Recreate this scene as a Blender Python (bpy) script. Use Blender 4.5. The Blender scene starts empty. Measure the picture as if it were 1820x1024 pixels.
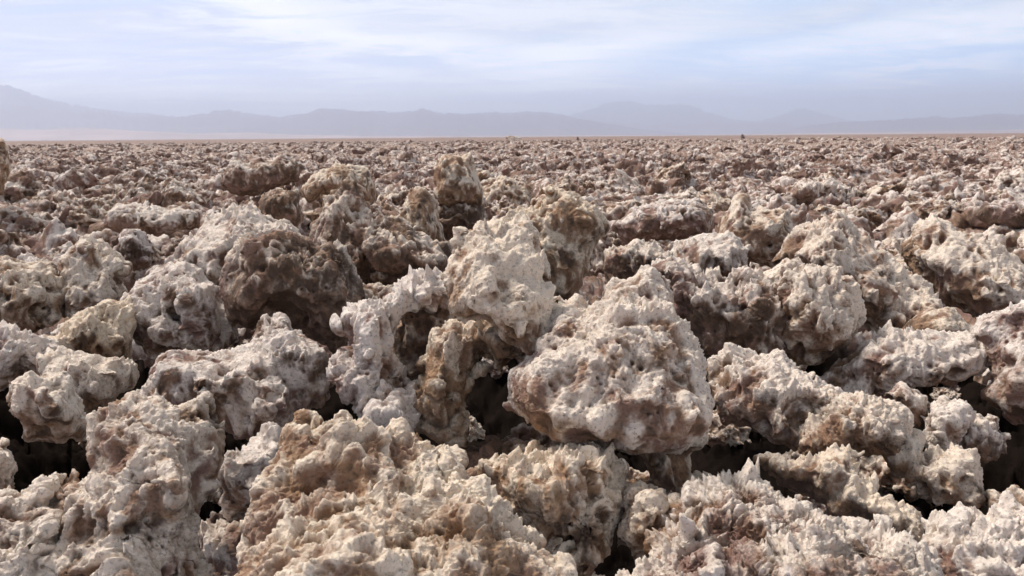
import bpy, math, time
import numpy as np
from mathutils import Matrix, Vector
from concurrent.futures import ThreadPoolExecutor
T_START = time.time()

# ------------------------------------------------------------------ camera
scene = bpy.context.scene
CAM_H = 1.0
PITCH = math.radians(10.75)
ROLL = math.radians(-0.44)
LENS = 28.0
W, H = 1820.0, 1024.0
FPX = W * LENS / 36.0
cam_data = bpy.data.cameras.new('camera')
cam = bpy.data.objects.new('camera', cam_data)
scene.collection.objects.link(cam)
cam_data.lens = LENS
cam_data.sensor_width = 36
cam_data.clip_start = 0.05
cam_data.clip_end = 200000
CM = Matrix.Rotation(math.radians(90) - PITCH, 4, 'X') @ Matrix.Rotation(ROLL, 4, 'Z')
cam.matrix_world = Matrix.Translation((0, 0, CAM_H)) @ CM
cam_data.dof.use_dof = True
cam_data.dof.focus_distance = 2.3
cam_data.dof.aperture_fstop = 14.0
scene.camera = cam
CR = np.array(CM.to_3x3())


def ray(px, py):
    """world direction of a photo pixel, scaled to unit depth along the view axis"""
    v = np.array([(px - W / 2) / FPX, -(py - H / 2) / FPX, -1.0])
    return CR @ v


# ------------------------------------------------------------------ light
SKY_GAIN = 1.32
SUN_EL, SUN_AZ = math.radians(54), math.radians(-58)      # azimuth from +Y, to the left
scene.view_settings.view_transform = 'Standard'
scene.view_settings.look = 'None'
scene.view_settings.exposure = 0.0
scene.view_settings.gamma = 1.0
scene.cycles.use_denoising = True
scene.cycles.max_bounces = 5
scene.cycles.diffuse_bounces = 2
scene.cycles.volume_bounces = 3

sd = bpy.data.lights.new('sun', 'SUN')
sd.energy = 4.2
sd.angle = math.radians(16)
sd.color = (1.0, 0.90, 0.79)
sun = bpy.data.objects.new('sun', sd)
scene.collection.objects.link(sun)
sdir = Vector((math.sin(SUN_AZ) * math.cos(SUN_EL), math.cos(SUN_AZ) * math.cos(SUN_EL), math.sin(SUN_EL)))
sun.rotation_euler = sdir.to_track_quat('Z', 'Y').to_euler()


class NT:
    """small helper to write node trees"""
    def __init__(s, tree):
        s.t = tree
        s.n = tree.nodes
        s.l = tree.links

    def new(s, kind, **kw):
        n = s.n.new(kind)
        for k, v in kw.items():
            setattr(n, k, v)
        return n

    def set(s, sock, v):
        if isinstance(v, bpy.types.NodeSocket):
            s.l.new(v, sock)
        else:
            sock.default_value = v

    def math(s, op, a, b=0.0, c=None, clamp=False):
        n = s.new('ShaderNodeMath', operation=op, use_clamp=clamp)
        s.set(n.inputs[0], a)
        s.set(n.inputs[1], b)
        if c is not None:
            s.set(n.inputs[2], c)
        return n.outputs[0]

    def noise(s, vec, scale, detail=4, rough=0.55, dist=0.0):
        n = s.new('ShaderNodeTexNoise')
        s.set(n.inputs['Vector'], vec)
        n.inputs['Scale'].default_value = scale
        n.inputs['Detail'].default_value = detail
        n.inputs['Roughness'].default_value = rough
        n.inputs['Distortion'].default_value = dist
        return n.outputs['Fac']

    def ramp(s, fac, a, b, lo=0.0, hi=1.0):
        n = s.new('ShaderNodeMapRange', clamp=True, interpolation_type='SMOOTHSTEP')
        s.set(n.inputs[0], fac)
        for i, v in enumerate((a, b, lo, hi)):
            s.set(n.inputs[i + 1], v)
        return n.outputs[0]

    def mix(s, fac, a, b, mode='MIX'):
        n = s.new('ShaderNodeMix', data_type='RGBA', blend_type=mode)
        s.set(n.inputs[0], fac)
        s.set(n.inputs[6], a if isinstance(a, bpy.types.NodeSocket) else (*a, 1))
        s.set(n.inputs[7], b if isinstance(b, bpy.types.NodeSocket) else (*b, 1))
        return n.outputs[2]

    def mapping(s, vec, loc=(0, 0, 0), rot=(0, 0, 0), scale=(1, 1, 1)):
        n = s.new('ShaderNodeMapping')
        s.set(n.inputs[0], vec)
        n.inputs[1].default_value = loc
        n.inputs[2].default_value = rot
        n.inputs[3].default_value = scale
        return n.outputs[0]


def make_world():
    w = bpy.data.worlds.new('World')
    scene.world = w
    w.use_nodes = True
    g = NT(w.node_tree)
    bg = w.node_tree.nodes['Background']
    sky = g.new('ShaderNodeTexSky', sky_type='NISHITA', sun_disc=False, sun_elevation=SUN_EL,
                sun_rotation=SUN_AZ, altitude=2300, air_density=1.0, dust_density=2.0, ozone_density=2.0)
    tc = g.new('ShaderNodeTexCoord')
    d = tc.outputs['Generated']
    sep = g.new('ShaderNodeSeparateXYZ')
    g.set(sep.inputs[0], d)
    # project the direction on a cloud layer
    zz = g.math('ADD', g.math('MAXIMUM', sep.outputs[2], 0.0), 0.07)
    cx = g.math('DIVIDE', sep.outputs[0], zz)
    cy = g.math('DIVIDE', sep.outputs[1], zz)
    comb = g.new('ShaderNodeCombineXYZ')
    g.set(comb.inputs[0], cx)
    g.set(comb.inputs[1], cy)
    P = comb.outputs[0]
    Pm = g.mapping(P, rot=(0, 0, math.radians(-28)), scale=(0.42, 0.80, 1))
    n1 = g.noise(Pm, 0.9, 7, 0.60, 0.5)
    n2 = g.noise(g.mapping(P, loc=(3.1, 7.7, 0), rot=(0, 0, math.radians(-20)), scale=(0.5, 0.9, 1)), 2.2, 8, 0.66, 0.8)
    n3 = g.noise(g.mapping(P, loc=(9.1, 1.7, 0), scale=(0.16, 0.3, 1)), 1.0, 3, 0.5, 0.2)
    # picture the sky by azimuth and elevation tangents
    yy = g.math('MAXIMUM', sep.outputs[1], 0.05)
    front = g.ramp(sep.outputs[1], 0.05, 0.4)
    az = g.math('DIVIDE', sep.outputs[0], yy)
    el = g.math('DIVIDE', sep.outputs[2], yy)
    u = g.math('ADD', az, g.math('MULTIPLY', g.math('SUBTRACT', n2, 0.5), 0.16))
    v = g.math('ADD', el, g.math('MULTIPLY', g.math('SUBTRACT', n1, 0.5), 0.10))
    v = g.math('ADD', v, g.math('MULTIPLY', g.math('SUBTRACT', n2, 0.5), 0.035))

    def streak(u0, v0, u1, v1, wid, soft=0.12):
        L = math.hypot(u1 - u0, v1 - v0)
        tx, ty = (u1 - u0) / L, (v1 - v0) / L
        du = g.math('SUBTRACT', u, u0)
        dv = g.math('SUBTRACT', v, v0)
        al = g.math('ADD', g.math('MULTIPLY', du, tx), g.math('MULTIPLY', dv, ty))
        pe = g.math('ABSOLUTE', g.math('SUBTRACT', g.math('MULTIPLY', dv, tx), g.math('MULTIPLY', du, ty)))
        r = g.ramp(pe, wid, 0.0)
        r = g.math('MULTIPLY', r, g.ramp(al, -soft, soft))
        return g.math('MULTIPLY', r, g.ramp(al, L + soft, L - soft))

    fib = g.ramp(n2, 0.32, 0.62, 0.35, 1.0)
    # long pale bands of the thin cloud
    w1 = streak(-0.36, 0.165, 0.04, 0.085, 0.040)
    w2 = streak(0.28, 0.085, 0.75, 0.155, 0.038)
    w3 = streak(0.42, 0.068, 0.60, 0.085, 0.012, 0.08)
    w4 = streak(-0.75, 0.058, -0.12, 0.045, 0.022)
    w5 = streak(-0.02, 0.075, 0.25, 0.125, 0.045)
    bands = g.math('MAXIMUM', g.math('MAXIMUM', w1, w2), g.math('MAXIMUM', w3, g.math('MAXIMUM', w4, w5)))
    bands = g.math('MULTIPLY', g.math('MULTIPLY', bands, fib), front)
    # clear window low on the right
    right = g.ramp(az, 0.0, 0.36)
    low = g.ramp(v, 0.165, 0.10)
    clear = g.math('MULTIPLY', right, low)
    slot = streak(0.24, 0.145, 0.48, 0.175, 0.018, 0.1)
    clear = g.math('MULTIPLY', g.math('MAXIMUM', clear, g.math('MULTIPLY', slot, 0.7)), front)
    cover = g.math('ADD', g.math('MULTIPLY', n1, 0.75), g.math('MULTIPLY', n2, 0.35))
    cover = g.ramp(cover, 0.30, 0.60, 0.55, 1.0)
    cover = g.math('MULTIPLY', cover, g.math('SUBTRACT', 1.0, g.math('MULTIPLY', clear, 0.92)))
    skyc = g.mix(1.0, sky.outputs[0], (0.12, 0.12, 0.12), 'MULTIPLY')
    blue = g.mix(0.85, skyc, (0.44, 0.74, 1.14))
    grey = g.mix(g.ramp(az, -0.6, 0.2), (0.49, 0.575, 0.79), (0.70, 0.78, 0.90))
    veil = g.mix(g.math('MULTIPLY', g.ramp(n3, 0.35, 0.65, 0.1, 0.5), g.ramp(n2, 0.35, 0.65)), grey, (0.86, 0.88, 0.94))
    col = g.mix(cover, blue, veil)
    wisp = g.math('MULTIPLY', g.ramp(n1, 0.44, 0.62), g.ramp(n2, 0.40, 0.58, 0.25, 1.0))
    wisp = g.math('MULTIPLY', wisp, g.math('SUBTRACT', 1.0, g.math('MULTIPLY', clear, 0.8)))
    col = g.mix(g.math('MULTIPLY', wisp, 0.8), col, (1.12, 1.11, 1.11))
    col = g.mix(g.math('MULTIPLY', bands, 0.9), col, (1.48, 1.43, 1.38))
    # the sky is deeper overhead and behind the viewer than towards the bright horizon ahead
    deep = g.ramp(sep.outputs[2], 0.24, 0.62, 1.0, 0.36)
    behind = g.ramp(sep.outputs[1], -0.3, 0.35, 0.55, 1.0)
    dc = g.new('ShaderNodeCombineColor')
    k = g.math('MULTIPLY', deep, behind)
    k = g.math('MULTIPLY', k, g.ramp(sep.outputs[2], 0.13, 0.02, 1.0, 2.9))
    # bluer towards the horizon, warmer white overhead
    hz = g.ramp(sep.outputs[2], 0.02, 0.30)
    for i, (lo, hi) in enumerate(((0.97, 1.02), (1.0, 0.98), (1.04, 0.93))):
        g.set(dc.inputs[i], g.math('MULTIPLY', k, g.math('MULTIPLY_ADD', hz, hi - lo, lo)))
    col = g.mix(1.0, col, dc.outputs[0], 'MULTIPLY')
    g.l.new(col, bg.inputs['Color'])
    bg.inputs['Strength'].default_value = SKY_GAIN


make_world()

# ------------------------------------------------------------------ noise
rng = np.random.default_rng(11)
_perm = rng.permutation(256).astype(np.int32)
_perm = np.concatenate([_perm, _perm])
_G = rng.normal(size=(256, 3))
_G = (_G / np.linalg.norm(_G, axis=1)[:, None]).astype(np.float32)
_GX, _GY, _GZ = [np.ascontiguousarray(_G[:, i]) for i in range(3)]
_JX, _JY, _JZ = [rng.random(256).astype(np.float32) for _ in range(3)]
POOL = ThreadPoolExecutor(4)


def _chunked(fn, P, *a):
    n = len(P)
    if n < 20000:
        return fn(P, *a)
    cs = max(20000, min(120000, n // 4 + 1))
    return np.concatenate(list(POOL.map(lambda i: fn(P[i:i + cs], *a), range(0, n, cs))))


def _perlin(P):
    i = np.floor(P)
    f = (P - i).astype(np.float32)
    i = i.astype(np.int32) & 255
    u = f * f * f * (f * (f * 6 - 15) + 10)
    x0, y0, z0 = i[:, 0], i[:, 1], i[:, 2]
    out = 0
    for dx in (0, 1):
        wx = u[:, 0] if dx else 1 - u[:, 0]
        hx = _perm[(x0 + dx) & 255]
        for dy in (0, 1):
            wy = u[:, 1] if dy else 1 - u[:, 1]
            hy = _perm[(hx + y0 + dy) & 255]
            for dz in (0, 1):
                wz = u[:, 2] if dz else 1 - u[:, 2]
                h = _perm[(hy + z0 + dz) & 255]
                out = out + wx * wy * wz * (_GX[h] * (f[:, 0] - dx) + _GY[h] * (f[:, 1] - dy) + _GZ[h] * (f[:, 2] - dz))
    return (out * 1.6).astype(np.float32)


def perlin(P):
    return _chunked(_perlin, np.asarray(P, np.float32))


def _worley(P, jit):
    s = P - 0.5
    i = np.floor(s).astype(np.int32)
    best = np.full(len(P), 9.0, np.float32)
    bid = np.zeros(len(P), np.int32)
    for dx in (0, 1):
        for dy in (0, 1):
            for dz in (0, 1):
                cx, cy, cz = i[:, 0] + dx, i[:, 1] + dy, i[:, 2] + dz
                h = _perm[(_perm[(_perm[cx & 255] + cy) & 255] + cz) & 255]
                ex = cx + 0.5 + (_JX[h] - .5) * jit - P[:, 0]
                ey = cy + 0.5 + (_JY[h] - .5) * jit - P[:, 1]
                ez = cz + 0.5 + (_JZ[h] - .5) * jit - P[:, 2]
                d = ex * ex + ey * ey + ez * ez
                m = d < best
                best[m] = d[m]
                bid[m] = h[m]
    return np.stack([np.sqrt(best), bid.astype(np.float32)], 1)


def worley(P, jit=0.7):
    r = _chunked(_worley, np.asarray(P, np.float32), jit)
    return r[:, 0], r[:, 1]


def fbm(P, octs=4, gain=0.5, ridged=False):
    a, out, tot = 1.0, 0, 0
    for k in range(octs):
        n = perlin(P * (2.03 ** k) + k * 17.3)
        if ridged:
            n = 1 - 2 * np.abs(n)
        out = out + a * n
        tot += a
        a *= gain
    return out / tot


def sstep(a, b, x):
    t = np.clip((x - a) / (b - a), 0, 1)
    return t * t * (3 - 2 * t)


# ------------------------------------------------------------------ surface nets
def largest_piece(V, F):
    lab = np.arange(len(V))
    while True:
        m = lab[F].min(1)
        new = lab.copy()
        for k in range(F.shape[1]):
            np.minimum.at(new, F[:, k], m)
        new = new[new]
        if (new == lab).all():
            break
        lab = new
    root = np.bincount(lab).argmax()
    keep = lab == root
    idx = np.cumsum(keep) - 1
    return V[keep], idx[F[keep[F[:, 0]]]]


def surface_nets(f, org, h):
    """f: grid of signed values (negative inside). Returns verts, quads"""
    s = f < 0
    c = np.zeros(tuple(np.array(f.shape) - 1), np.int8)
    for dx in (0, 1):
        for dy in (0, 1):
            for dz in (0, 1):
                c += s[dx:f.shape[0] - 1 + dx, dy:f.shape[1] - 1 + dy, dz:f.shape[2] - 1 + dz]
    act = (c > 0) & (c < 8)
    ids = np.full(act.shape, -1, np.int64)
    ii = np.argwhere(act)
    ids[act] = np.arange(len(ii))
    pos = np.zeros((len(ii), 3))
    cnt = np.zeros(len(ii))
    corners = [(a, b, d) for a in (0, 1) for b in (0, 1) for d in (0, 1)]
    fv = {k: f[ii[:, 0] + k[0], ii[:, 1] + k[1], ii[:, 2] + k[2]] for k in corners}
    for a in corners:
        for ax in range(3):
            if a[ax]:
                continue
            b = list(a)
            b[ax] = 1
            b = tuple(b)
            fa, fb = fv[a], fv[b]
            m = (fa < 0) != (fb < 0)
            t = np.where(m, fa / np.where(m, fa - fb, 1), 0)
            p = np.array(a, float) + np.outer(t, np.array(b) - np.array(a))
            pos[m] += p[m]
            cnt[m] += 1
    V = (ii + pos / cnt[:, None]) * h + org
    quads = []
    sh = f.shape
    for ax in range(3):
        sl0 = [slice(1, sh[k] - 1) for k in range(3)]
        sl0[ax] = slice(0, sh[ax] - 1)
        sl1 = list(sl0)
        sl1[ax] = slice(1, sh[ax])
        a, b = s[tuple(sl0)], s[tuple(sl1)]
        e = np.argwhere(a != b)
        if not len(e):
            continue
        inside_first = a[e[:, 0], e[:, 1], e[:, 2]]
        base = e.copy()
        for k in range(3):
            if k != ax:
                base[:, k] += 1
        o1, o2 = (ax + 1) % 3, (ax + 2) % 3
        def cell(d1, d2):
            q = base.copy()
            q[:, o1] -= d1
            q[:, o2] -= d2
            return ids[q[:, 0], q[:, 1], q[:, 2]]
        q = np.stack([cell(1, 1), cell(0, 1), cell(0, 0), cell(1, 0)], 1)
        q[~inside_first] = q[~inside_first][:, ::-1]
        quads.append(q)
    return largest_piece(V, np.concatenate(quads))


def np_mesh(name, V, F, smooth=True):
    me = bpy.data.meshes.new(name)
    k = F.shape[1]
    me.vertices.add(len(V))
    me.vertices.foreach_set('co', np.asarray(V, np.float32).ravel())
    me.loops.add(F.size)
    me.loops.foreach_set('vertex_index', F.astype(np.int32).ravel())
    me.polygons.add(len(F))
    me.polygons.foreach_set('loop_start', np.arange(0, F.size, k, dtype=np.int32))
    me.polygons.foreach_set('loop_total', np.full(len(F), k, np.int32))
    me.update(calc_edges=True)
    if smooth:
        me.polygons.foreach_set('use_smooth', np.ones(len(F), bool))
    return me


def subdivide(V, F, levels, extra=None):
    """Catmull-Clark on quads; extra columns ride along"""
    A = V if extra is None else np.concatenate([V, extra], 1)
    A = A.astype(np.float64)
    for _ in range(levels):
        n, nf = len(A), len(F)
        fp = A[F].mean(1)
        a0 = F.ravel()
        b0 = np.roll(F, -1, 1).ravel()
        key = np.minimum(a0, b0) * np.int64(n) + np.maximum(a0, b0)
        uk, first, inv, cnt = np.unique(key, return_index=True, return_inverse=True, return_counts=True)
        ne = len(uk)
        ev = np.stack([a0[first], b0[first]], 1)
        mid = (A[ev[:, 0]] + A[ev[:, 1]]) / 2
        fidx = np.repeat(np.arange(nf), 4)
        K = A.shape[1]
        fe = np.stack([np.bincount(inv, fp[fidx, c], ne) for c in range(K)], 1) / cnt[:, None]
        ep = (mid + fe) / 2
        val = np.maximum(np.bincount(a0, minlength=n), 1)[:, None]
        Fa = np.stack([np.bincount(a0, fp[fidx, c], n) for c in range(K)], 1) / val
        ec = np.maximum(np.bincount(ev.ravel(), minlength=n), 1)[:, None]
        Ra = np.stack([np.bincount(ev[:, 0], mid[:, c], n) + np.bincount(ev[:, 1], mid[:, c], n) for c in range(K)], 1) / ec
        vp = (Fa + 2 * Ra + (val - 3) * A) / val
        e = inv.reshape(-1, 4) + n
        f = np.arange(nf) + n + ne
        q = [np.stack([F[:, k], e[:, k], f, e[:, k - 1]], 1) for k in range(4)]
        F = np.stack(q, 1).reshape(-1, 4)
        A = np.concatenate([vp, ep, fp])
    if extra is None:
        return A.astype(np.float32), F
    X = A[:, 3:]
    X = X / np.maximum(np.linalg.norm(X, axis=1), 1e-9)[:, None]
    return A[:, :3].astype(np.float32), F, X.astype(np.float32)


def normals(V, F):
    a = V[F[:, 2]] - V[F[:, 0]]
    b = V[F[:, 3 if F.shape[1] == 4 else 1]] - V[F[:, 1 if F.shape[1] == 4 else 0]]
    if F.shape[1] == 3:
        n = -np.cross(a, b)
    else:
        n = np.cross(a, b)
    N = np.zeros((len(V), 3))
    for k in range(F.shape[1]):
        for c in range(3):
            N[:, c] += np.bincount(F[:, k], n[:, c], len(V))
    return (N / np.maximum(np.linalg.norm(N, axis=1), 1e-12)[:, None]).astype(np.float32)


UP = np.array([0, 0, 1], np.float32)


def smooth_normals(V, F, it):
    N = normals(V, F)
    n = len(V)
    for _ in range(it):
        A = np.zeros((n, 3))
        fc = N[F].mean(1)
        for k in range(F.shape[1]):
            for c in range(3):
                A[:, c] += np.bincount(F[:, k], fc[:, c], n)
        N = (A / np.maximum(np.linalg.norm(A, axis=1), 1e-9)[:, None]).astype(np.float32)
    return N


def ridged(P):
    return 1 - 2 * np.abs(perlin(P))


def crust(V, F, N, res, seed, amp=1.0, spike=1.0, pit=1.0, grain=1.0):
    """salt crust relief on a mesh in world units: crests, hollows, up-growing teeth and grain, all raised
    from the smooth body normals N so that crests stay sharp. Returns the vertices and a 0..1 value of clean crystal"""
    off = np.array([seed * 3.17, seed * 1.93, seed * 5.71], np.float32) % 97
    Q = V + off
    wv = np.stack([perlin(Q * 9 + 5), perlin(Q * 9 + 31), perlin(Q * 9 + 77)], 1) * 0.022
    Q = Q + wv
    Qa = Q * np.array([1, 1, 0.55], np.float32)                # relief runs up the faces
    rgh = 0.22 + 0.78 * sstep(-0.25, 0.25, perlin(Q * 4.1 + 71))   # rugged and calmer areas
    r1 = ridged(Qa * 11)
    r2 = ridged(Qa * 24 + 9)
    r3 = ridged(Q * 50 + 4)
    disp = amp * (0.009 * (r1 - 0.8) + rgh * (0.0095 * (r2 - 0.5) + 0.0055 * r3))
    if pit > 0:
        w, hid = worley(Qa * 19)
        pm = sstep(0.0, 0.4, perlin(Q * 4.5 + 55))
        p1 = pm * (1 - sstep(0.05, 0.36, w)) * (hid > 110)
        disp -= pit * 0.026 * p1
        w, _ = worley(Q * 47 + 3)
        p2 = (1 - sstep(0.05, 0.36, w)) * sstep(0.0, 0.4, perlin(Q * 8 + 15))
        disp -= pit * 0.012 * p2
    pits = np.clip(pit, 0, 1) * (p1 + 0.7 * p2) if pit > 0 else 0
    wa, _ = worley(Qa * 13 + 61, 0.85)
    wb, _ = worley(Qa * 31 + 81, 0.85)
    ea = np.minimum(wa / 0.62, 1) ** 2
    eb = np.minimum(wb / 0.62, 1) ** 2
    disp += amp * (0.020 * (ea - 0.6) * (0.4 + 0.6 * rgh) + 0.008 * (eb - 0.5) * rgh)
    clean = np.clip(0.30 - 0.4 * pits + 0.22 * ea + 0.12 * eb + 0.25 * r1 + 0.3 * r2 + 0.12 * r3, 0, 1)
    # teeth growing upwards along crests
    up = N[:, 2]
    edge = sstep(-0.35, 0.6, up)
    msk = sstep(-0.12, 0.3, perlin(Q * 6 + 40))
    k = spike * edge * (0.1 + 0.9 * msk)
    c3 = np.clip(1 - 2.4 * np.abs(perlin(Qa * 21 + 2)), 0, 1) ** 1.5
    t = 0.020 * c3 * k
    w, hid = worley(Qa * 17 + 27, 0.85)
    rim = sstep(0.25, 0.8, up)
    t = t + (0.014 + 0.022 * rim) * np.clip(1 - w / 0.34, 0, 1) ** 1.3 * (hid > 140) * k * (0.15 + 0.85 * c3)
    if res < 0.012:
        w, hid = worley(Qa * 38 + 7, 0.8)
        t = t + (0.022 + 0.014 * rim) * np.clip(1 - w / 0.42, 0, 1) ** 1.1 * (0.15 + 0.85 * (hid / 255) ** 1.5) * k * (0.4 + 0.6 * c3)
    if res < 0.006:
        w, hid = worley(Q * 85 + 17, 0.8)
        t = t + 0.014 * np.clip(1 - w / 0.5, 0, 1) * (0.2 + 0.8 * hid / 255) * (0.25 + 0.75 * k)
    dirn = N * 0.45 + UP * 0.6
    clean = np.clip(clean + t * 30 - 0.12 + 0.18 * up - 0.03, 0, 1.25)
    g = 0
    if res < 0.008:
        g = g + 0.0036 * ridged(Q * 105 + 8)
    if res < 0.004:
        g = g + 0.0017 * ridged(Q * 215 + 1) + 0.0012 * perlin(Q * 400)
    disp = disp + grain * (0.5 + 0.5 * rgh) * g
    V = V + N * disp[:, None] + dirn * t[:, None]
    return V.astype(np.float32), clean.astype(np.float32)


def add_attr(me, name, vals):
    a = me.attributes.new(name, 'FLOAT', 'POINT')
    a.data.foreach_set('value', np.asarray(vals, np.float32))


# ------------------------------------------------------------------ materials
def salt_material(name, use_obj=True, far=False):
    m = bpy.data.materials.new(name)
    m.use_nodes = True
    g = NT(m.node_tree)
    bs = m.node_tree.nodes['Principled BSDF']
    tc = g.new('ShaderNodeTexCoord')
    P = tc.outputs['Object']
    at = g.new('ShaderNodeAttribute', attribute_name='clean')
    clean = at.outputs['Fac']
    if use_obj:
        oi = g.new('ShaderNodeObjectInfo')
        sp = g.new('ShaderNodeSeparateColor')
        g.set(sp.inputs[0], oi.outputs['Color'])
        white, dirt_shade, warm = sp.outputs[0], sp.outputs[1], sp.outputs[2]
    else:
        white, dirt_shade, warm = 0.72, 0.08, 0.16
        gap_shade = g.new('ShaderNodeAttribute', attribute_name='gap_shade').outputs['Fac']
    nb = g.noise(P, 5.0, 6, 0.62, 0.8)
    nm = g.noise(g.mapping(P, loc=(4, 9, 2)), 9.0, 5, 0.62, 0.8)
    nf = g.noise(g.mapping(P, loc=(7, 2, 5)), 34.0, 5, 0.65)
    nx = g.noise(g.mapping(P, loc=(1, 5, 8)), 120.0, 4, 0.7)
    nl = g.noise(g.mapping(P, loc=(5, 3, 9)), 3.6, 5, 0.6, 1.2)
    # body colour between mauve grey and warm cream
    warmf = g.math('ADD', g.ramp(nb, 0.35, 0.65, -0.5, 0.5), warm, clamp=True)
    body = g.mix(warmf, (0.275, 0.172, 0.143), (0.405, 0.258, 0.155))
    # ochre stain
    och = g.ramp(g.math('ADD', nm, g.math('MULTIPLY', warm, 0.10)), 0.55, 0.75, 0, 0.6)
    body = g.mix(och, body, (0.29, 0.16, 0.08))
    # white crystal
    wf = g.math('MULTIPLY', g.math('SUBTRACT', clean, 0.5), 1.55)
    wf = g.math('MULTIPLY_ADD', g.math('SUBTRACT', nl, 0.5), 3.0, wf)
    wf = g.math('MULTIPLY_ADD', g.math('SUBTRACT', nm, 0.5), 1.5, wf)
    wf = g.math('MULTIPLY_ADD', g.math('SUBTRACT', nf, 0.5), 1.0, wf)
    wf = g.math('MULTIPLY_ADD', white, 0.6, wf)
    wf = g.ramp(wf, 0.46, 1.28, 0, 0.98)
    col = g.mix(wf, body, g.mix(warm, (0.86, 0.78, 0.73), (0.88, 0.75, 0.60)))
    # muddy skin of the crust, plus shade painted dark on the gap clods
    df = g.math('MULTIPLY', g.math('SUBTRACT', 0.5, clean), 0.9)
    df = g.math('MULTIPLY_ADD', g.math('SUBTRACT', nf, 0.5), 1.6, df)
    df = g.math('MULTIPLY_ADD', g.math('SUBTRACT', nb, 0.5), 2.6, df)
    df = g.math('MULTIPLY_ADD', dirt_shade, 0.55, df)
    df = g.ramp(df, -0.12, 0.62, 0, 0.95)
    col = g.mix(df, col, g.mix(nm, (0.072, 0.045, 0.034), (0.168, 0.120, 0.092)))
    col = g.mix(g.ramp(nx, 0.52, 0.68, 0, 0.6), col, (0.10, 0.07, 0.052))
    if not use_obj:
        col = g.mix(gap_shade, col, (0.016, 0.012, 0.010))  # near-black painted over the ground as shade between the near boulders
    g.l.new(col, bs.inputs['Base Color'])
    bs.inputs['Roughness'].default_value = 0.8
    bs.inputs['Specular IOR Level'].default_value = 0.25
    if not use_obj:
        g.set(bs.inputs['Specular IOR Level'], g.math('MULTIPLY', g.math('SUBTRACT', 1.0, gap_shade), 0.25))
    if use_obj:
        bs.inputs['Subsurface Weight'].default_value = 0.12
        bs.inputs['Subsurface Radius'].default_value = (1.0, 0.6, 0.4)
        bs.inputs['Subsurface Scale'].default_value = 0.012
    bmp = g.new('ShaderNodeBump')
    bmp.inputs['Strength'].default_value = 1.0
    bmp.inputs['Distance'].default_value = 0.006
    hgt = g.math('ADD', nf, g.math('MULTIPLY', nx, 0.7))
    g.set(bmp.inputs['Height'], hgt)
    g.l.new(bmp.outputs[0], bs.inputs['Normal'])
    return m


M_ROCK = salt_material('salt_crust')
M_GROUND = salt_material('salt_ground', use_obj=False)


def simple_mat(name, rgb, rough=0.9, scale=1.0, var=0.25):
    m = bpy.data.materials.new(name)
    m.use_nodes = True
    g = NT(m.node_tree)
    bs = m.node_tree.nodes['Principled BSDF']
    tc = g.new('ShaderNodeTexCoord')
    n = g.noise(tc.outputs['Object'], scale, 6, 0.6)
    dark = tuple(c * (1 - var) for c in rgb)
    light = tuple(min(1, c * (1 + var)) for c in rgb)
    g.l.new(g.mix(g.ramp(n, 0.3, 0.7), dark, light), bs.inputs['Base Color'])
    bs.inputs['Roughness'].default_value = rough
    bs.inputs['Specular IOR Level'].default_value = 0.1
    return m


def link(name, me, mat=None, kind=None, label=None, category=None, group=None, loc=None):
    o = bpy.data.objects.new(name, me)
    if mat and not me.materials:
        me.materials.append(mat)
    if kind:
        o['kind'] = kind
    if label:
        o['label'] = label
    if category:
        o['category'] = category
    if group:
        o['group'] = group
    if loc is not None:
        o.location = loc
    scene.collection.objects.link(o)
    return o


# ------------------------------------------------------------------ ground
def lump_height(x, y, fine=True):
    """broken salt crust: tilted blocks with dark gaps, on slow swells"""
    P = np.stack([x, y, np.zeros_like(x)], 1).astype(np.float32)
    wx = perlin(P * 1.7 + 3)
    wy = perlin(P * 1.7 + 43)
    Q = P + np.stack([wx, wy, np.zeros_like(x)], 1) * 0.18
    z = 0.07 * perlin(P * 0.35 + 11)
    for fr, am, s in ((1.7, 0.20, 1), (3.9, 0.10, 2)):
        A = Q * fr + s * 13.7
        A[:, 2] = 0.5
        w, hid = worley(A, 0.85)
        hi = hid.astype(np.int32)
        z = z + am * ((_JX[hi] - .35) * 1.1 - 0.9 * sstep(0.30, 0.75, w))
        z = z + am * 0.7 * ((_JY[hi] - .5) * perlin(A * 1.3 + 5) * 2)
    z = z + 0.06 * (1 - 2 * np.abs(perlin(Q * 4.2 + 21))) + 0.03 * (1 - 2 * np.abs(perlin(Q * 9.5 + 2)))
    if fine:
        z = z + 0.016 * (1 - 2 * np.abs(perlin(Q * 23 + 6)))
    return z.astype(np.float32)


def sector(name, r0, r1, nr, a0, a1, na, fine):
    r = np.exp(np.linspace(math.log(r0), math.log(r1), nr))
    a = np.radians(np.linspace(a0, a1, na))
    R, A = np.meshgrid(r, a, indexing='ij')
    x, y = (R * np.sin(A)).ravel(), (R * np.cos(A)).ravel()
    i, j = np.meshgrid(np.arange(nr - 1), np.arange(na - 1), indexing='ij')
    b = (i * na + j).ravel()
    F = np.stack([b, b + 1, b + na + 1, b + na], 1)[:, ::-1]
    return x, y, F


def hollow(x, y, r):
    """near ground sunk below the boulders, an added pit that darkens their gaps"""
    a = np.abs(np.degrees(np.arctan2(x, y)))
    return (1 - sstep(3.2, 6.0, r)) * (1 - sstep(33, 40, a))


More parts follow.
